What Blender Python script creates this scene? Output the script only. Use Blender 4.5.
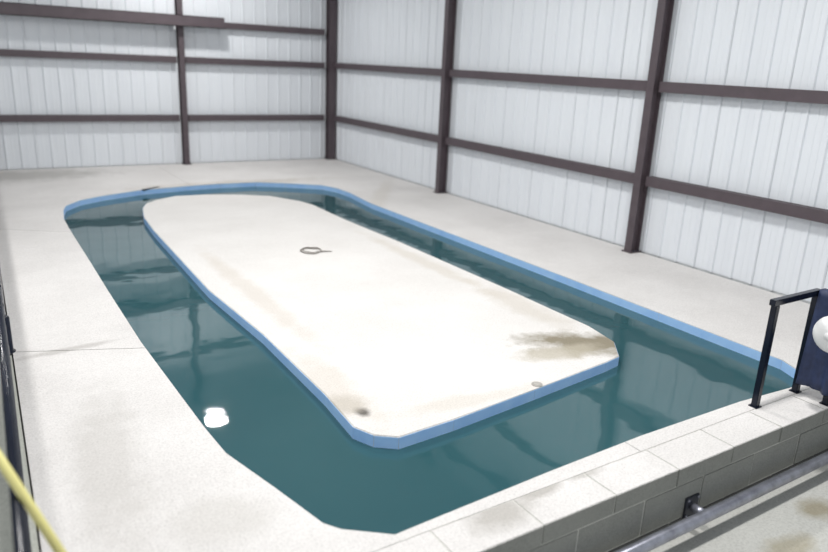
import bpy, bmesh, math, random
from mathutils import Vector, Matrix

for o in list(bpy.data.objects):
    bpy.data.objects.remove(o, do_unlink=True)
scene = bpy.context.scene
col = scene.collection
rnd = random.Random(7)

# ------------------------------------------------------------------ camera
H = 2.7                       # eye height above the pool deck in metres; plan data below are in eye heights
YAW, PITCH, ROLL, FPX = 0.5800384, 0.29619439, 0.046464, 700.88
CX, CY = 414.0, 276.0
_f = Vector((math.sin(YAW)*math.cos(PITCH), math.cos(YAW)*math.cos(PITCH), -math.sin(PITCH)))
_r = Vector((math.cos(YAW), -math.sin(YAW), 0))
_u = _r.cross(_f)
RT = _r*math.cos(ROLL) + _u*math.sin(ROLL)
UP = -_r*math.sin(ROLL) + _u*math.cos(ROLL)
FW = _f
cam_d = bpy.data.cameras.new('camera')
cam = bpy.data.objects.new('camera', cam_d)
col.objects.link(cam)
cam_d.sensor_width = 36.0
cam_d.lens = FPX/828*36.0
cam_d.clip_start = 0.05
M = Matrix((RT, UP, -FW)).transposed().to_4x4()
M.translation = Vector((0, 0, H))
cam.matrix_world = M
cam_d.dof.use_dof = True
cam_d.dof.focus_distance = 6.6
cam_d.dof.aperture_fstop = 0.75
scene.camera = cam

# ------------------------------------------------------------------ world, exposure
w = bpy.data.worlds.new('overcast')
scene.world = w
w.use_nodes = True
bg = w.node_tree.nodes['Background']
bg.inputs['Color'].default_value = (0.90, 0.95, 1.0, 1)
bg.inputs['Strength'].default_value = 0.56
scene.view_settings.view_transform = 'Standard'
scene.view_settings.look = 'None'
scene.view_settings.gamma = 1.0
scene.view_settings.use_curve_mapping = False
scene.view_settings.exposure = 0.06
LAMP_W = 170.0

# ------------------------------------------------------------------ pixel helpers
def ray(x, y):
    return RT*((x-CX)/FPX) - UP*((y-CY)/FPX) + FW
def G(x, y, z=0.0):
    """point of the horizontal plane at height z (metres) seen at pixel x, y"""
    d = ray(x, y)
    return Vector((0, 0, H)) + d*((z-H)/d.z)
def onX(x, y, X):
    d = ray(x, y)
    return Vector((0, 0, H)) + d*(X/d.x)
def onY(x, y, Y):
    d = ray(x, y)
    return Vector((0, 0, H)) + d*(Y/d.y)

# ------------------------------------------------------------------ materials
def newmat(name):
    m = bpy.data.materials.new(name); m.use_nodes = True
    nt = m.node_tree
    return m, nt, nt.nodes['Principled BSDF']
def N(nt, t, **kw):
    n = nt.nodes.new(t)
    for k, v in kw.items(): setattr(n, k, v)
    return n
def noise(nt, vec, scale, detail=4, rough=0.55):
    n = N(nt, 'ShaderNodeTexNoise')
    n.inputs['Scale'].default_value = scale
    n.inputs['Detail'].default_value = detail
    n.inputs['Roughness'].default_value = rough
    if vec is not None: nt.links.new(vec, n.inputs['Vector'])
    return n.outputs['Fac']
def ramp(nt, fac, stops):
    r = N(nt, 'ShaderNodeValToRGB')
    e = r.color_ramp.elements
    while len(e) < len(stops): e.new(0.5)
    for i, (p, c) in enumerate(stops):
        e[i].position = p
        e[i].color = (*c, 1) if not isinstance(c, (int, float)) else (c, c, c, 1)
    nt.links.new(fac, r.inputs['Fac'])
    return r.outputs['Color']
def mix(nt, fac, a, b, mode='MIX'):
    m = N(nt, 'ShaderNodeMix', data_type='RGBA', blend_type=mode)
    if isinstance(fac, (int, float)): m.inputs['Factor'].default_value = fac
    else: nt.links.new(fac, m.inputs['Factor'])
    for s, v in ((m.inputs[6], a), (m.inputs[7], b)):
        if isinstance(v, tuple): s.default_value = (*v, 1)
        else: nt.links.new(v, s)
    return m.outputs[2]
def wpos(nt):
    return N(nt, 'ShaderNodeNewGeometry').outputs['Position']
def bump(nt, b, fac, strength, dist=0.01):
    n = N(nt, 'ShaderNodeBump')
    n.inputs['Strength'].default_value = strength
    n.inputs['Distance'].default_value = dist
    nt.links.new(fac, n.inputs['Height'])
    nt.links.new(n.outputs['Normal'], b.inputs['Normal'])
def mathn(nt, op, a, b=None, c=None):
    n = N(nt, 'ShaderNodeMath', operation=op)
    for i, v in enumerate((a, b, c)):
        if v is None: continue
        if isinstance(v, (int, float)): n.inputs[i].default_value = v
        else: nt.links.new(v, n.inputs[i])
    return n.outputs[0]
def spot(nt, pos, p, sx, sy, nz, amp=0.6, ang=0.0):
    """0..1 mask of an irregular blotch centred at p"""
    s = N(nt, 'ShaderNodeVectorMath', operation='SUBTRACT')
    nt.links.new(pos, s.inputs[0]); s.inputs[1].default_value = (p[0], p[1], 0)
    r = N(nt, 'ShaderNodeVectorRotate', rotation_type='Z_AXIS')
    nt.links.new(s.outputs[0], r.inputs['Vector']); r.inputs['Angle'].default_value = ang
    k = N(nt, 'ShaderNodeVectorMath', operation='MULTIPLY')
    nt.links.new(r.outputs[0], k.inputs[0]); k.inputs[1].default_value = (1/sx, 1/sy, 0)
    l = N(nt, 'ShaderNodeVectorMath', operation='LENGTH')
    nt.links.new(k.outputs[0], l.inputs[0])
    d = mathn(nt, 'ADD', l.outputs['Value'], mathn(nt, 'MULTIPLY', mathn(nt, 'SUBTRACT', nz, 0.5), amp*2.2))
    mr = N(nt, 'ShaderNodeMapRange')
    mr.inputs['From Min'].default_value = 1.1; mr.inputs['From Max'].default_value = 0.45
    nt.links.new(d, mr.inputs['Value'])
    return mr.outputs[0]

def concrete(name, light, dark, rough=0.9, spots=(), coarse=1.0, bstr=0.35):
    m, nt, b = newmat(name)
    p = wpos(nt)
    big = noise(nt, p, 0.9*coarse, 5, 0.6)
    fine = noise(nt, p, 14*coarse, 6, 0.7)
    gr = noise(nt, p, 60*coarse, 4, 0.75)
    c = ramp(nt, big, [(0.3, dark), (0.62, light)])
    c = mix(nt, 0.35, c, ramp(nt, fine, [(0.3, dark), (0.6, light)]))
    c = mix(nt, 0.34, c, ramp(nt, gr, [(0.35, tuple(v*0.6 for v in dark)), (0.55, light)]))
    nz = noise(nt, p, 3.2, 6, 0.65)
    for (q, sx, sy, ang, colr, amt) in spots:
        k = spot(nt, p, q, sx, sy, nz, 0.75, ang)
        k = mathn(nt, 'MULTIPLY', k, amt)
        c = mix(nt, k, c, mix(nt, gr, tuple(v*0.7 for v in colr), tuple(min(1, v*1.25) for v in colr)))
    nt.links.new(c, b.inputs['Base Color'])
    b.inputs['Roughness'].default_value = rough
    h = mathn(nt, 'ADD', mathn(nt, 'MULTIPLY', fine, 0.6), mathn(nt, 'MULTIPLY', gr, 0.5))
    bump(nt, b, h, bstr, 0.02)
    return m

def flat(name, colr, rough=0.5, metallic=0.0, vary=0.12, scale=6.0, spec=0.5):
    m, nt, b = newmat(name)
    f = noise(nt, wpos(nt), scale, 5, 0.6)
    c = ramp(nt, f, [(0.3, tuple(v*(1-vary) for v in colr)), (0.7, tuple(min(1, v*(1+vary)) for v in colr))])
    nt.links.new(c, b.inputs['Base Color'])
    b.inputs['Roughness'].default_value = rough
    b.inputs['Metallic'].default_value = metallic
    b.inputs['Specular IOR Level'].default_value = spec
    return m

def pxy(x, y, z=0): v = G(x, y, z); return (v.x, v.y)
DL, DD = (0.77, 0.75, 0.735), (0.58, 0.56, 0.545)
M_deck = concrete('deck_concrete', DL, DD, spots=[
    (pxy(10, 176), 2.2, 0.9, 0, (0.42, 0.41, 0.39), 0.7),  # shadow smudge in the far left corner, painted into the deck colour
    (pxy(60, 351), 0.55, 0.07, -0.12, (0.46, 0.44, 0.42), 0.7),
    (pxy(110, 460), 0.25, 1.3, 0.1, (0.50, 0.48, 0.455), 0.5), (pxy(220, 520), 0.4, 0.3, 0.7, (0.52, 0.50, 0.47), 0.45),
    (pxy(235, 183), 2.4, 0.35, 0, (0.5, 0.46, 0.40), 0.45),
    (pxy(380, 197), 2.6, 0.22, 2.2, (0.55, 0.51, 0.45), 0.35)], bstr=0.5)
M_island = concrete('island_concrete', (0.78, 0.76, 0.74), (0.64, 0.615, 0.59), spots=[
    (pxy(588, 343), 0.85, 0.34, 0.55, (0.25, 0.22, 0.16), 1.0),
    (pxy(560, 352), 0.55, 0.20, 0.2, (0.44, 0.40, 0.32), 0.75),
    (pxy(520, 305), 0.25, 1.0, 0, (0.55, 0.50, 0.43), 0.5),
    (pxy(330, 385), 0.22, 0.9, 0, (0.6, 0.54, 0.47), 0.5),
    (pxy(250, 290), 0.16, 2.2, 0, (0.58, 0.52, 0.45), 0.45), (pxy(470, 400), 0.9, 0.12, 0.1, (0.58, 0.53, 0.46), 0.45),
    (pxy(420, 260), 0.16, 1.9, 0, (0.56, 0.51, 0.44), 0.5),
    (pxy(362, 412), 0.07, 0.09, 0, (0.10, 0.09, 0.08), 0.95),
    (pxy(345, 405), 0.20, 0.2, 0, (0.48, 0.44, 0.38), 0.7)])
M_blockface_shaded = concrete('shaded_block_face', (0.33, 0.335, 0.31), (0.22, 0.225, 0.21), coarse=1.4, spots=[  # shade on the block faces is put into this darker colour
    (pxy(510, 508), 0.34, 0.16, 0, (0.30, 0.29, 0.27), 0.8)])
M_blocktop = concrete('cap_block_concrete', DL, DD, spots=[
    (pxy(500, 512), 0.30, 0.17, 0, (0.40, 0.38, 0.35), 0.75),
    (pxy(540, 490), 0.20, 0.08, 0, (0.36, 0.34, 0.31), 0.7),
    (pxy(585, 474), 0.18, 0.05, 0, (0.40, 0.38, 0.35), 0.6)])
M_blockshadow = concrete('shadow_band_block', (0.13, 0.13, 0.125), (0.08, 0.08, 0.08))  # shadow band of the pipe, painted as a darker lowest course
M_mortar = concrete('mortar', (0.68, 0.67, 0.63), (0.52, 0.51, 0.48))
M_lower = concrete('lower_floor_concrete', (0.60, 0.60, 0.565), (0.45, 0.45, 0.42), coarse=0.8, spots=[
    (pxy(815, 510, -0.2*H), 0.22, 0.16, 0, (0.30, 0.26, 0.17), 0.8),
    (pxy(790, 548, -0.2*H), 0.30, 0.14, 0, (0.36, 0.32, 0.22), 0.7)])
M_kerb = concrete('kerb_concrete', (0.50, 0.51, 0.46), (0.36, 0.37, 0.33))
M_steel = flat('brown_painted_steel', (0.085, 0.066, 0.075), 0.45)
M_navy = flat('navy_painted_tube', (0.008, 0.011, 0.022), 0.2, 0.0, spec=0.3)
M_pipe = flat('worn_grey_pipe', (0.36, 0.37, 0.43), 0.32, 0.7, 0.3, 9)
M_plate = flat('dark_steel_plate', (0.05, 0.055, 0.07), 0.45, 0.4)
M_yellow = flat('pale_yellow_plastic', (0.80, 0.74, 0.30), 0.45, 0, 0.06)
M_tarp = flat('navy_tarp', (0.020, 0.032, 0.085), 0.55, 0, 0.3, 12)
M_white = flat('white_plastic', (0.82, 0.82, 0.82), 0.35, 0, 0.03)
M_rope = flat('frayed_grey_rope', (0.26, 0.24, 0.22), 0.9, 0, 0.5, 60)
M_dark = flat('dark_opening', (0.03, 0.035, 0.04), 0.8)
M_drain = flat('grey_drain_cap', (0.42, 0.40, 0.37), 0.6)
M_roof = flat('white_roof_lining', (0.55, 0.57, 0.58), 0.7)

# painted blue rim with chips and vertical streaks
M_blue, nt, b = newmat('blue_pool_paint')
p = wpos(nt)
c = ramp(nt, noise(nt, p, 5, 5), [(0.3, (0.34, 0.58, 0.95)), (0.7, (0.44, 0.68, 1.0))])
chip = ramp(nt, noise(nt, p, 22, 6, 0.7), [(0.68, 0.0), (0.76, 1.0)])
c = mix(nt, chip, c, (0.50, 0.60, 0.70))
nt.links.new(c, b.inputs['Base Color']); b.inputs['Roughness'].default_value = 0.55

# ribbed metal cladding
M_clad, nt, b = newmat('white_metal_cladding')
p = wpos(nt)
k = N(nt, 'ShaderNodeVectorMath', operation='MULTIPLY'); nt.links.new(p, k.inputs[0])
k.inputs[1].default_value = (6, 6, 0.5)
c = ramp(nt, noise(nt, k.outputs[0], 1.0, 4), [(0.3, (0.73, 0.76, 0.80)), (0.7, (0.765, 0.795, 0.83))])
nt.links.new(c, b.inputs['Base Color']); b.inputs['Roughness'].default_value = 0.42

# murky teal water
M_water, nt, b = newmat('teal_pool_water')
p = wpos(nt)
c = ramp(nt, noise(nt, p, 0.5, 3), [(0.3, (0.026, 0.086, 0.101)), (0.7, (0.034, 0.100, 0.114))])
nt.links.new(c, b.inputs['Base Color'])
b.inputs['Roughness'].default_value = 0.03
b.inputs['IOR'].default_value = 1.55
wv = noise(nt, p, 1.6, 2, 0.4)
bump(nt, b, wv, 0.10, 0.06)

# ------------------------------------------------------------------ mesh helpers
def link(name, me, mat=None, parent=None, loc=(0, 0, 0), rot=(0, 0, 0)):
    o = bpy.data.objects.new(name, me); col.objects.link(o)
    if mat is not None and me is not None and not me.materials: me.materials.append(mat)
    o.location = loc; o.rotation_euler = rot
    if parent is not None: o.parent = parent
    return o
def tomesh(name, bm, smooth=False):
    me = bpy.data.meshes.new(name)
    bmesh.ops.recalc_face_normals(bm, faces=bm.faces)
    bm.to_mesh(me); bm.free()
    if smooth:
        for f in me.polygons: f.use_smooth = True
    return me
def add_box(bm, lo, hi, bev=0.0):
    g = bmesh.ops.create_cube(bm, size=1.0)
    for v in g['verts']:
        v.co = Vector([lo[i] + (v.co[i]+0.5)*(hi[i]-lo[i]) for i in range(3)])
    if bev > 0:
        es = list({e for v in g['verts'] for e in v.link_edges})
        bmesh.ops.bevel(bm, geom=es, offset=bev, segments=2, affect='EDGES', clamp_overlap=True)
def box(name, lo, hi, mat, parent=None, bev=0.0, loc=(0, 0, 0), rot=(0, 0, 0)):
    bm = bmesh.new(); add_box(bm, lo, hi, bev)
    return link(name, tomesh(name, bm), mat, parent, loc, rot)
def add_tube(bm, pts, r, seg=12, closed=False, caps=True):
    pts = [Vector(q) for q in pts]
    n = len(pts); rings = []
    ref = None
    for i, q in enumerate(pts):
        a = pts[(i-1) % n] if (closed or i > 0) else q
        c_ = pts[(i+1) % n] if (closed or i < n-1) else q
        t = (c_-a).normalized()
        if ref is None:
            ref = Vector((0, 0, 1)) if abs(t.z) < 0.9 else Vector((1, 0, 0))
        s = t.cross(ref).normalized(); u = s.cross(t).normalized(); ref = u
        rr = r[i] if isinstance(r, (list, tuple)) else r
        rings.append([bm.verts.new(q + (s*math.cos(k*2*math.pi/seg) + u*math.sin(k*2*math.pi/seg))*rr) for k in range(seg)])
    for i in range(n if closed else n-1):
        A, B = rings[i], rings[(i+1) % n]
        for k in range(seg):
            bm.faces.new((A[k], A[(k+1) % seg], B[(k+1) % seg], B[k]))
    if caps and not closed:
        bm.faces.new(rings[0]); bm.faces.new(rings[-1])
def tube(name, pts, r, mat, parent=None, seg=12, closed=False):
    bm = bmesh.new(); add_tube(bm, pts, r, seg, closed)
    me = tomesh(name, bm, True)
    return link(name, me, mat, parent)
def lathe(name, prof, mat, parent=None, seg=24, loc=(0, 0, 0), rot=(0, 0, 0)):
    bm = bmesh.new(); rings = []
    for (r, z) in prof:
        rings.append([bm.verts.new((max(r, 1e-4)*math.cos(k*2*math.pi/seg), max(r, 1e-4)*math.sin(k*2*math.pi/seg), z)) for k in range(seg)])
    for A, B in zip(rings, rings[1:]):
        for k in range(seg): bm.faces.new((A[k], A[(k+1) % seg], B[(k+1) % seg], B[k]))
    bm.faces.new(rings[0]); bm.faces.new(rings[-1])
    return link(name, tomesh(name, bm, True), mat, parent, loc, rot)
def prism(name, pts, z0, z1, mat, parent=None, bev=0.0):
    bm = bmesh.new()
    top = bm.faces.new([bm.verts.new((x, y, z1)) for x, y in pts])
    ex = bmesh.ops.extrude_face_region(bm, geom=[top])
    for v in ex['geom']:
        if isinstance(v, bmesh.types.BMVert): v.co.z = z0
    if bev:
        es = [e for e in bm.edges if abs(e.verts[0].co.z-z1) < 1e-6 and abs(e.verts[1].co.z-z1) < 1e-6]
        bmesh.ops.bevel(bm, geom=es, offset=bev, segments=2, affect='EDGES')
    return link(name, tomesh(name, bm), mat, parent)
def empty(name, loc=(0, 0, 0)):
    o = bpy.data.objects.new(name, None); col.objects.link(o); o.location = loc; o.empty_display_size = 0.2
    return o
def tag(o, label, cat, group=None, kind=None):
    o['label'] = label; o['category'] = cat
    if group: o['group'] = group
    if kind: o['kind'] = kind
    return o
def struct(o, label, cat):
    o['kind'] = 'structure'; o['label'] = label; o['category'] = cat; return o

# ------------------------------------------------------------------ plan (eye heights -> metres)
XR, YB = 3.268*H, 6.65*H             # inner faces of right and back cladding
XL, YF = -1.0*H, -0.6*H             # how far the shed goes on outside the frame
ZC = 2.35*H                         # roof lining
ZW = -0.039*H                       # water level
ZLOW = -0.20*H                      # lower floor in front of the block wall
XMID = 1.485*H

outer_px = [(205, 428), (226, 453), (275.5, 488), (323, 523), (341, 529), (395, 534.5), (440, 516), (553, 470), (640, 436), (740, 401.5)]
outline = [pxy(*q) for q in outer_px]
outline += [(2.30*H, 1.115*H), (2.44*H, 1.16*H), (2.49*H, 1.27*H)]
outline += [(2.495*H, 2.4*H), (2.49*H, 3.4*H), (2.485*H, 4.4*H)]
outline += [pxy(*q) for q in [(350, 192.5), (337, 188), (322, 185), (285, 183), (256, 182), (220, 183.5), (185, 186), (140, 190), (100, 196), (80, 200), (66, 205.5), (63.4, 210), (64, 219), (69, 228)]]
outline += [pxy(*q) for q in [(77, 241), (91, 263), (107, 289), (141, 342), (180, 394.6)]]
isl_px = [(325, 394), (353.5, 426.5), (374, 434.7), (399, 436.8), (454, 419), (535, 389), (606, 362), (619, 356), (614, 341.5), (589, 326), (511.6, 291), (400, 242), (343.5, 218.7), (313, 204.6), (300, 201), (270, 195.8), (240, 194.5), (205, 194.5), (175, 196), (156, 200), (146, 203.5), (142.8, 208), (144, 217), (153.5, 230), (209, 290), (263, 334)]
island = [pxy(*q) for q in isl_px]
def ccw(P):
    a = sum(P[i][0]*P[(i+1) % len(P)][1]-P[(i+1) % len(P)][0]*P[i][1] for i in range(len(P)))
    return P if a > 0 else P[::-1]
outline, island = ccw(outline), ccw(island)
def offset(P, d):
    """grow a counter-clockwise polygon by d"""
    out = []; n = len(P)
    for i in range(n):
        a, b_, c_ = Vector(P[i-1]), Vector(P[i]), Vector(P[(i+1) % n])
        t1 = (b_-a).normalized(); t2 = (c_-b_).normalized()
        n1 = Vector((t1.y, -t1.x)); n2 = Vector((t2.y, -t2.x))
        m_ = (n1+n2).normalized(); k_ = d/max(0.4, m_.dot(n1))
        out.append((b_.x+m_.x*k_, b_.y+m_.y*k_))
    return out

# ------------------------------------------------------------------ floor: lower concrete, deck slabs with the pool cut out
floor = box('floor', (XL-1, YF-1, ZLOW-0.12), (XR+0.25, YB+0.25, ZLOW), M_lower)
struct(floor, 'mottled grey lower concrete floor beside the block wall', 'floor')
def deck_edge(Y): return 0.0104*H + 0.0223*Y
RIMT = 0.010
RIMIN = 0.003
hole = outline
YD0 = 1.083*H-0.001
def deck_region(cuts):
    bm = bmesh.new()
    outerb = [(deck_edge(YD0), YD0), (XR-0.01, YD0), (XR-0.01, YB-0.01), (deck_edge(YB), YB-0.01)]
    for P in (outerb, hole):
        vs = [bm.verts.new((x, y, 0)) for x, y in P]
        for i in range(len(vs)): bm.edges.new((vs[i], vs[(i+1) % len(vs)]))
    bmesh.ops.triangle_fill(bm, use_beauty=True, use_dissolve=False, edges=bm.edges[:])
    # keep nothing inside the pool
    for co, no in cuts:
        bmesh.ops.bisect_plane(bm, geom=bm.verts[:]+bm.edges[:]+bm.faces[:], plane_co=co, plane_no=no, clear_outer=True)
    ex = bmesh.ops.extrude_face_region(bm, geom=bm.faces[:])
    for v in ex['geom']:
        if isinstance(v, bmesh.types.BMVert): v.co.z = -0.11
    return tomesh('floor_slab', bm)
g = 0.006
def cutline(pa, pb, side):
    a, b_ = G(*pa), G(*pb); n_ = Vector((-(b_.y-a.y), b_.x-a.x, 0)).normalized()
    if n_.y < 0: n_ = -n_
    return (a-n_*g*side, n_*side)
JA, JB = ((15, 352), (140, 348)), ((0, 229), (70, 232))
zones = [[cutline(*JA, 1), ((XMID-g, 0, 0), (1, 0, 0))],
         [cutline(*JA, -1), cutline(*JB, 1), ((XMID-g, 0, 0), (1, 0, 0))],
         [cutline(*JB, -1), ((XMID-g, 0, 0), (1, 0, 0))],
         [((XMID+g*0.2, 0, 0), (-1, 0, 0))]]
for z_ in zones:
    link('floor_slab', deck_region(z_), M_deck, floor)
# supports under the slabs: sandy fill all the way down, and the strip beside the deck
def outer_kerb():
    P = [(deck_edge(YF)-0.0, YF), (deck_edge(YB)-0.012, YB-0.01), (deck_edge(YB)-0.36, YB-0.01), (deck_edge(YF)-0.36, YF)]
    P[0] = (P[0][0]-0.012, YF)
    k_ = prism('kerb', P, ZLOW, -0.012, M_kerb)
    struct(k_, 'narrow grey-green concrete kerb under the black tube fence', 'kerb')
outer_kerb()
P = [(deck_edge(YF)-0.372, YF), (deck_edge(YB)-0.372, YB-0.01), (XL, YB-0.01), (XL, YF)]
wk = prism('walkway', P, ZLOW, -0.03, M_deck)
struct(wk, 'pale concrete walkway outside the black tube fence', 'walkway')

# ------------------------------------------------------------------ block wall in front of the pool
wf = box('wall_front', (deck_edge(0.97*H)-0.0, 0.97*H+0.005, ZLOW), (XR-0.02, 1.083*H-0.002, -0.003), M_mortar)
struct(wf, 'low wall of large grey concrete blocks along the pool', 'wall')
BL, JT = 0.240*H, 0.007
def block_mesh(z0, z1, x0, x1, capmat):
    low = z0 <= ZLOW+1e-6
    bm = bmesh.new()
    add_box(bm, (x0, 0.97*H, z0), (x1, 1.083*H-0.003, z1), 0.004)
    me = tomesh('block', bm)
    me.materials.append(M_blockshadow if low else M_blockface_shaded); me.materials.append(M_blocktop)
    if capmat:
        for f in me.polygons:
            if f.normal.z > 0.9: f.material_index = 1
    return me
courses = [(-0.055*H, 0.0, 0.0, True), (-0.165*H, -0.055*H, 0.5, False), (ZLOW, -0.165*H, 0.0, False)]
X0W, X1W = deck_edge(0.97*H), XR-0.02
for z0, z1, off, cap in courses:
    x = 1.022*H + off*BL
    while x > X0W: x -= BL
    me = None
    while x < X1W:
        a, b_ = max(x+JT/2, X0W), min(x+BL-JT/2, X1W)
        if b_-a > 0.05:
            if abs((b_-a)-(BL-JT)) < 1e-5:
                if me is None: me = block_mesh(z0+(JT/2 if z0 > ZLOW else 0), z1-(JT/2 if z1 < 0 else 0), 0, BL-JT, cap)
                link('block', me, None, wf, (a, rnd.uniform(-0.004, 0.003), 0))
            else:
                link('block', block_mesh(z0+(JT/2 if z0 > ZLOW else 0), z1-(JT/2 if z1 < 0 else 0), a, b_, cap), None, wf)
        x += BL

# ------------------------------------------------------------------ cladded walls with separate ribbed sheets
def sheet_mesh(width, z0, z1):
    """ribbed sheet in the local XZ plane, ribs towards -Y"""
    bm = bmesh.new(); prof = []
    pitch = width/3
    for k_ in range(3):
        x = k_*pitch
        prof += [(x, 0), (x+pitch*0.33, 0), (x+pitch*0.345, -0.004), (x+pitch*0.375, -0.004), (x+pitch*0.39, 0),
                 (x+pitch*0.62, 0), (x+pitch*0.635, -0.004), (x+pitch*0.665, -0.004), (x+pitch*0.68, 0),
                 (x+pitch*0.85, 0), (x+pitch*0.89, -0.022), (x+pitch*0.96, -0.022)]
    prof.append((width, -0.0))
    for a, b_ in zip(prof, prof[1:]):
        vs = [bm.verts.new((a[0], a[1], z0)), bm.verts.new((b_[0], b_[1], z0)), bm.verts.new((b_[0], b_[1], z1)), bm.verts.new((a[0], a[1], z1))]
        bm.faces.new(vs)
    bmesh.ops.remove_doubles(bm, verts=bm.verts[:], dist=1e-5)
    return tomesh('cladding_sheet', bm)
SW = 0.915
wr = box('wall_right', (XR+0.035, YF, ZLOW), (XR+0.10, YB+0.10, ZC), M_roof)
struct(wr, 'white ribbed metal wall along the long side of the pool', 'wall')
wb = box('wall_back', (XL, YB+0.035, ZLOW), (XR+0.034, YB+0.10, ZC), M_roof)
struct(wb, 'white ribbed metal wall behind the rounded end of the pool', 'wall')
sm = sheet_mesh(SW-0.004, 0.015, ZC-0.01)
n_r = int((YB-YF)/SW)
for i in range(n_r):
    link('cladding_sheet', sm, M_clad, wr, (XR+0.031, YB-0.02-i*SW, 0), (0, 0, -math.pi/2))
n_b = int((XR-XL)/SW)
for i in range(n_b):
    link('cladding_sheet', sm, M_clad, wb, (XR-0.02-(i+1)*SW, YB+0.031, 0))
ceil = box('ceiling', (XL-0.2, YF, ZC), (XR+0.10, YB+0.10, ZC+0.08), M_roof)
struct(ceil, 'white lined roof of the shed', 'ceiling')

# ------------------------------------------------------------------ steel columns and girts
def column(x, y, rz, label, group=None, wd=0.13, dp=0.19):
    t = empty('steel_column', (x, y, 0)); t.rotation_euler.z = rz
    tag(t, label, 'column', group)
    top = ZC-0.005
    box('flange', (-wd/2, -dp/2, 0.016), (wd/2, -dp/2+0.014, top), M_steel, t)
    box('flange', (-wd/2, dp/2-0.014, 0.016), (wd/2, dp/2, top), M_steel, t)
    box('web', (-0.006, -dp/2+0.014, 0.016), (0.006, dp/2-0.014, top), M_steel, t)
    pl = box('base_plate', (-wd/2-0.03, -dp/2-0.03, 0.0), (wd/2+0.03, dp/2+0.03, 0.016), M_steel, t)
    for sx in (-1, 1):
        for sy in (-1, 1):
            lathe('bolt', [(0.014, 0.016), (0.014, 0.034), (0.008, 0.034), (0.008, 0.05)], M_plate, pl, 6, (sx*(wd/2+0.012), sy*(dp/2-0.05), 0))
    return t
GD = 0.16                            # girt depth off the cladding
COLS_R = [4.60*H, 2.63*H, 0.66*H]
xc = XR-0.005-0.10
column(xc, COLS_R[0], math.pi/2, 'dark brown steel column on long wall, next to the corner column')
column(xc, COLS_R[1], math.pi/2, 'dark brown steel column on long wall, second from the corner column')
column(xc, COLS_R[2], math.pi/2, 'dark brown steel column on long wall, third from the corner column')
column(XR-0.12, YB-0.12, 0, 'dark brown steel column standing in the wall corner', wd=0.22)
column(1.755*H, YB-0.005-0.10, 0, 'dark brown steel column in the middle of the end wall')
column(0.17*H, YB-0.005-0.10, 0, 'dark brown steel column on end wall beside the walkway')
def girt(p0, p1, inward, label, hgt=0.15, dep=0.12):
    """lipped channel between p0 and p1, open side down, back to the wall"""
    p0, p1 = Vector(p0), Vector(p1); d = (p1-p0); L_ = d.length; d.normalize(); inn = Vector(inward)
    t_ = 0.012
    prof = [(0, 0), (dep, 0), (dep, hgt), (dep-0.05, hgt), (dep-0.05, hgt-t_), (dep-t_, hgt-t_), (dep-t_, t_), (t_, t_), (t_, hgt-0.0), (0, hgt)]
    bm = bmesh.new()
    A = [bm.verts.new(p0+inn*a+Vector((0, 0, z-hgt/2))) for a, z in prof]
    B = [bm.verts.new(p1+inn*a+Vector((0, 0, z-hgt/2))) for a, z in prof]
    n = len(prof)
    for i in range(n): bm.faces.new((A[i], A[(i+1) % n], B[(i+1) % n], B[i]))
    bm.faces.new(A); bm.faces.new(B)
    o = link('steel_girt', tomesh('steel_girt', bm), M_steel)
    tag(o, label, 'girt', 'horizontal steel girts on the shed walls')
    return o
bays_r = [(YB-0.32, COLS_R[0]+0.10, 'between corner column and the next column'), (COLS_R[0]-0.10, COLS_R[1]+0.10, 'between first and second columns after the corner'),
          (COLS_R[1]-0.10, COLS_R[2]+0.10, 'after second column from the corner'), (COLS_R[2]-0.10, YF, 'after third column from the corner')]
LV = [('lowest', 0.418*H), ('second lowest', 0.93*H), ('third lowest', 1.60*H), ('top', 2.08*H)]
for y0, y1, where in bays_r:
    for lv, z in LV:
        girt((XR-0.001, y0, z), (XR-0.001, y1, z), (-1, 0, 0), '%s brown girt on long wall, %s' % (lv, where))
bays_b = [(XR-0.31, 1.755*H+0.11, 'between corner column and middle column'), (1.755*H-0.11, 0.17*H+0.11, 'beside the middle column, away from the corner'),
          (0.17*H-0.11, XL, 'above the outside walkway')]
LVB = [('lowest', 0.418*H), ('second lowest', 0.925*H), ('third lowest', 1.238*H), ('top', 1.80*H)]
for x0, x1, where in bays_b:
    for lv, z in LVB:
        girt((x0, YB-0.001, z), (x1, YB-0.001, z), (0, -1, 0), '%s brown girt on end wall, %s' % (lv, where))
bm = bmesh.new()
bx1 = 2.12*H
yb_ = YB-0.29
add_box(bm, (XL, yb_-0.12, 1.205*H), (bx1, yb_-0.105, 1.205*H+0.25))
add_box(bm, (XL, yb_-0.12, 1.205*H+0.235), (bx1, yb_, 1.205*H+0.25))
add_box(bm, (XL, yb_-0.12, 1.205*H), (bx1, yb_, 1.205*H+0.015))
tag(link('steel_beam', tomesh('steel_beam', bm), M_steel), 'thick dark channel beam across end wall, stopping past the middle column', 'beam')

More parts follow.
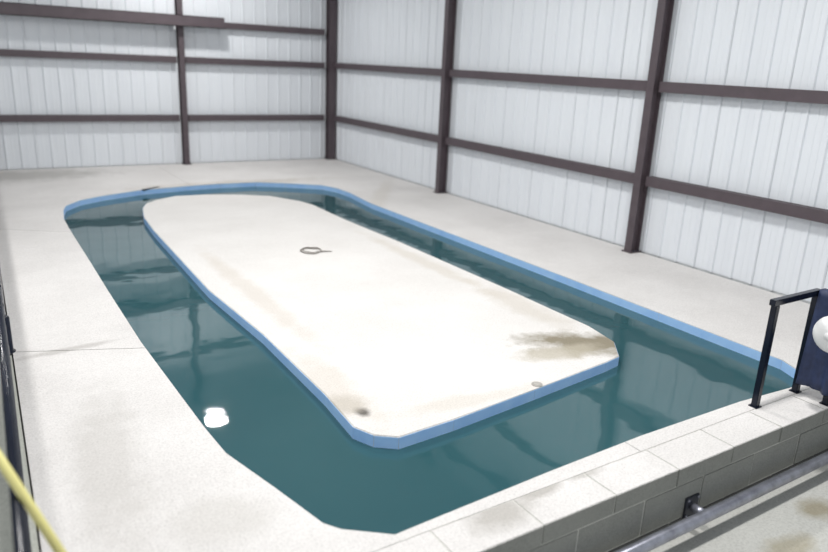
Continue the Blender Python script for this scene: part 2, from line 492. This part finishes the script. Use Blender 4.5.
# ------------------------------------------------------------------ pool
pool = empty('swimming_pool', (XMID, 3.0*H, ZLOW))
struct(pool, 'oval pool with pale blue painted rim set in concrete deck', 'pool')
def child(o, par):
    o.parent = par; o.matrix_parent_inverse = Matrix.Translation(par.location).inverted(); return o
def rim_panels(P, d, ztop, zbot, par, maxlen=1.35):
    Q = offset(P, d); n = len(P)
    for i in range(n):
        a, b_ = Vector(P[i]), Vector(P[(i+1) % n]); c_, e_ = Vector(Q[i]), Vector(Q[(i+1) % n])
        L_ = (b_-a).length; k_ = max(1, round(L_/maxlen))
        for j in range(k_):
            gap = 0.0025/L_
            t0, t1 = j/k_+gap, (j+1)/k_-gap
            pts = [a.lerp(b_, t0), a.lerp(b_, t1), c_.lerp(e_, t1), c_.lerp(e_, t0)]
            child(prism('rim_panel', [(q.x, q.y) for q in pts], zbot, ztop+rnd.uniform(0, 0.003), M_blue), par)
rim_panels(offset(outline, -RIMIN), RIMT, -0.012, ZLOW+0.02, pool)
child(prism('pool_bottom', offset(outline, RIMT*0.5), ZLOW+0.001, ZLOW+0.018, M_blue), pool)
sk = G(151, 188.5)
so = box('overflow_slot', (-0.22, -0.03, -0.012), (0.22, 0.05, 0.006), M_dark, None, 0.004, (sk.x, sk.y+0.0, 0), (0, 0, 0.55))
child(so, pool)

isl = empty('pool_island', (sum(q[0] for q in island)/len(island), sum(q[1] for q in island)/len(island), ZLOW))
tag(isl, 'long pale concrete island with blue sides in the pool', 'island')
IT = 0.03
inner = offset(island, -0.008)
child(prism('concrete_top', island, -0.14, 0.0, M_island, None, 0.006), isl)
child(prism('core', offset(island, -IT-0.005), ZLOW+0.019, -0.141, M_lower), isl)
rim_panels(inner, 0.011, -0.010, ZLOW+0.019, isl, 1.6)

# water: a ring between rim and island
bm = bmesh.new()
for Pg in (offset(outline, -0.0035), offset(island, 0.0035)):
    vs = [bm.verts.new((x, y, ZW)) for x, y in Pg]
    for i in range(len(vs)): bm.edges.new((vs[i], vs[(i+1) % len(vs)]))
bmesh.ops.triangle_fill(bm, use_beauty=True, use_dissolve=False, edges=bm.edges[:])
ex = bmesh.ops.extrude_face_region(bm, geom=bm.faces[:])
for v in ex['geom']:
    if isinstance(v, bmesh.types.BMVert): v.co.z = ZLOW+0.022
wo = link('pool_water', tomesh('pool_water', bm), M_water)
tag(wo, 'still murky teal water filling the channel around the island', 'water', kind='stuff')

# ------------------------------------------------------------------ pipe on the block wall
fl = onY(690, 505, 0.97*H)
jn = G(707, 515.5, fl.z)
pr = 0.0165*H
wp = empty('wall_pipe', (fl.x, 0.97*H, fl.z))
tag(wp, 'worn grey steel pipe running along the face of block wall', 'pipe')
child(tube('pipe', [(XL*0.1, jn.y, fl.z), (XR-0.3, jn.y, fl.z)], pr, M_pipe, None, 20), wp)
for k_ in (-1.02, 0, 1.02):
    x = fl.x + k_*H*0.8
    child(tube('standoff', [(x, 0.97*H-0.010, fl.z), (x, jn.y+0.005, fl.z)], pr*0.72, M_pipe, None, 16), wp)
    pl = child(box('wall_plate', (-0.075, -0.012, -0.085), (0.075, 0.004, 0.085), M_plate, None, 0.003, (x, 0.97*H-0.004, fl.z)), wp)
    for sx in (-1, 1):
        for sz in (-1, 1):
            lathe('bolt', [(0.009, 0.0), (0.009, 0.010), (0.006, 0.014)], M_pipe, pl, 6, (sx*0.057, -0.012, sz*0.066), (math.pi/2, 0, 0))

# ------------------------------------------------------------------ black rail at the end of the block wall
b1 = G(757.5, 402); b2 = G(797, 388)
yr = 1.092*H
b1.y = b2.y = yr
b1.x = 2.035*H; b2.x = 2.265*H
ztop = 0.352*H
rail = empty('handrail', (b1.x, yr, 0)); tag(rail, 'dark square-tube handrail standing on the block wall top', 'handrail')
s = 0.026
for (x, y) in ((b1.x, yr), (b2.x, yr), (b2.x, 0.99*H)):
    child(box('post', (x-s, y-s, 0.008), (x+s, y+s, ztop-s), M_navy, None, 0.004), rail)
    child(box('foot_plate', (x-0.04, y-0.04, 0.0), (x+0.04, y+0.04, 0.010), M_navy, None, 0.002), rail)
child(box('top_rail', (b1.x-0.06, yr-s, ztop-s), (b2.x+s, yr+s, ztop+s), M_navy, None, 0.004), rail)
child(box('side_rail', (b2.x-s, 0.60*H, ztop-s), (b2.x+s, yr-s-0.002, ztop+s), M_navy, None, 0.004), rail)
# navy tarp over the side rail
bm = bmesh.new()
nu, nv = 40, 16
grid = []
ya, yb2 = 0.62*H, yr-0.035
for side in (-1, 1):
    gcol = []
    for i in range(nu+1):
        u_ = i/nu; row = []
        for j in range(nv+1):
            v_ = j/nv
            fold = 0.030*math.sin(u_*31+side)*v_ + 0.018*math.sin(u_*67+1.3)*v_
            x = b2.x + side*(s+0.012+0.02*v_) + fold
            y = ya + (yb2-ya)*u_
            z = ztop+s+0.010 - v_*(0.315*H + 0.03*math.sin(u_*9))*(1.0 if side < 0 else 0.75)
            row.append(bm.verts.new((x, y, z)))
        gcol.append(row)
    for i in range(nu):
        for j in range(nv):
            bm.faces.new((gcol[i][j], gcol[i+1][j], gcol[i+1][j+1], gcol[i][j+1]))
    grid.append(gcol)
for i in range(nu):
    bm.faces.new((grid[0][i][0], grid[1][i][0], grid[1][i+1][0], grid[0][i+1][0]))
me = tomesh('tarp', bm, True)
tp = link('tarp', me, M_tarp)
sol = tp.modifiers.new('thick', 'SOLIDIFY'); sol.thickness = 0.004; sol.offset = 1
tag(tp, 'folded navy blue tarp hanging over the handrail', 'tarp')
# white float hanging on the rail
fx = b2.x - s - 0.21
fc = onX(833, 335, fx)
flt = empty('float', (fx, fc.y, fc.z)); tag(flt, 'round white float hanging against the navy tarp', 'float')
prof = [(0.16*math.cos(a), 0.085*math.sin(a)) for a in [(-90+i*15)*math.pi/180 for i in range(13)]]
lathe('ball', prof, M_white, flt, 28, (0, 0, 0), (0, math.pi/2, 0))
lathe('hub', [(0.025, -0.098), (0.03, -0.09), (0.03, 0.09), (0.025, 0.098)], M_white, flt, 16, (0, 0, 0), (0, math.pi/2, 0))
dz = ztop+s+0.016-fc.z
cp = [(0, 0, 0.15), (0.005, 0.02, 0.15+0.4*(dz-0.15)), (0.05, 0.03, 0.15+0.8*(dz-0.15)), (0.10, 0.02, dz-0.006), (0.14, 0.0, dz+0.004), (0.17, 0.0, dz+0.002)]
tube('cord', cp, 0.006, M_white, flt, 8)

# ------------------------------------------------------------------ black tube fence beside the deck
def fx_(Y): return -0.028*H + 0.0298*Y
fence = empty('tube_fence', (fx_(2.6*H), 2.6*H, -0.012)); tag(fence, 'low glossy navy-black tube fence on the kerb', 'fence')
for z, r in ((0.035*H, 0.026), (0.105*H, 0.024), (0.17*H, 0.023), (0.235*H, 0.022), (0.30*H, 0.021)):
    child(tube('rail', [(fx_(YF), YF, z), (fx_(YB), YB-0.35, z)], r, M_navy, None, 14), fence)
yp = G(5, 352).y
for k_ in range(-2, 4):
    y = yp + k_*1.9*H
    if y > YB-0.4 or y < YF+0.1: continue
    x = fx_(y)
    child(tube('post', [(x, y, -0.010), (x, y, 0.30*H-0.015)], 0.016, M_navy, None, 14), fence)
    for z, r in ((0.035*H, 0.026), (0.105*H, 0.024), (0.17*H, 0.023), (0.235*H, 0.022), (0.30*H, 0.021)):
        child(tube('collar', [(fx_(y-0.05), y-0.05, z), (fx_(y+0.05), y+0.05, z)], r+0.008, M_navy, None, 14), fence)
    child(lathe('post_sleeve', [(0.08, -0.012), (0.08, 0.004), (0.062, 0.010), (0.062, 0.33), (0.05, 0.345), (0.018, 0.347)], M_navy, None, 18, (x, y, 0)), fence)
# pale yellow pole lying across the fence
best = None
for i in range(400):                     # where the top rail crosses the pole's line in the photograph
    Yq = 0.6*H + i*0.004*H
    c_ = Vector((fx_(Yq), Yq, 0.30*H)) - Vector((0, 0, H))
    px, py = CX + FPX*c_.dot(RT)/c_.dot(FW), CY - FPX*c_.dot(UP)/c_.dot(FW)
    er = abs(py - (482 + px*86/57))
    if best is None or er < best[0]: best = (er, Yq)
q = Vector((fx_(best[1]), best[1], 0.30*H))
e = G(134, 664, 0.022)
nn = (e-q).cross(Vector((0.0298, 1, 0))).normalized()
if nn.z < 0: nn = -nn
q = q + nn*0.044                         # rests on the rail, surfaces just touching
d = (e-q)
pa = q - d*0.55
yo = tube('pole', [pa, q, e], 0.021, M_yellow, None, 14)
tag(yo, 'pale yellow plastic pole lying across the tube fence', 'pole')

# ------------------------------------------------------------------ small things on the island
rc = G(311, 251.5); rr = (G(321.5, 252)-G(301, 252)).length/2
rp = empty('rope_loop', (rc.x, rc.y, 0)); tag(rp, 'frayed dark rope loop with a short tail lying on island', 'rope')
pts = []
for i in range(36):
    a = i/36*2*math.pi
    r_ = rr*(1+0.07*math.sin(3*a+1))
    pts.append((r_*math.cos(a), r_*math.sin(a), 0.013+0.004*math.sin(5*a)))
tube('loop', pts, 0.009, M_rope, rp, 8, True)
pts = [(q[0]*0.92+0.01, q[1]*0.95, 0.028+0.003*math.sin(i)) for i, q in enumerate(pts[2:30])]
tube('strand', pts, 0.006, M_rope, rp, 8)
t0, t1 = G(320, 252.3)-rc, G(332, 252.0)-rc
tube('tail', [(t0.x, t0.y, 0.016), ((t0.x+t1.x)/2+0.02, (t0.y+t1.y)/2, 0.013), (t1.x, t1.y, 0.011)], [0.011, 0.009, 0.005], M_rope, rp, 8)
dp_ = G(537, 384.5)
dc = empty('drain_cap', (dp_.x, dp_.y, 0)); tag(dc, 'small round grey cap on island beside the brown stain', 'drain cap')
lathe('rim', [(0.05, 0.0), (0.05, 0.006), (0.042, 0.009), (0.041, 0.003)], M_drain, dc, 20)
lathe('lid', [(0.038, 0.001), (0.038, 0.010), (0.03, 0.013)], M_drain, dc, 20)

# ------------------------------------------------------------------ high-bay lamps under the roof, front pair added to even out the light
def lamp(x, y, label):
    z = 2.1*H
    t = empty('bay_or_fill_lamp', (x, y, z)); tag(t, label, 'lamp', 'high-bay and added fill lamps under the roof')
    lathe('housing', [(0.27, 0.012), (0.28, 0.06), (0.14, 0.14), (0.09, 0.24), (0.03, 0.26)], M_plate, t, 28)
    tube('hanger', [(0, 0, 0.25), (0, 0, ZC-z)], 0.012, M_plate, t, 8)
    ld = bpy.data.lights.new('lamp_light', 'AREA'); ld.shape = 'DISK'; ld.size = 0.5; ld.energy = LAMP_W; ld.color = (1.0, 0.985, 0.965)
    lo = bpy.data.objects.new('lamp_light', ld); col.objects.link(lo); lo.parent = t; lo.location = (0, 0, 0.005)
for x, y, lb in ((1.69*H, 5.72*H, 'round high-bay lamp near the end wall'), (-0.25*H, 3.15*H, 'round high-bay lamp above the outside walkway'),
                 (1.75*H, 3.15*H, 'round high-bay lamp above the middle of the pool'), (0.45*H, 1.15*H, 'added round fill lamp above the block wall and walkway'),
                 (1.9*H, 1.15*H, 'added round fill lamp above the block wall and handrail')):
    lamp(x, y, lb)
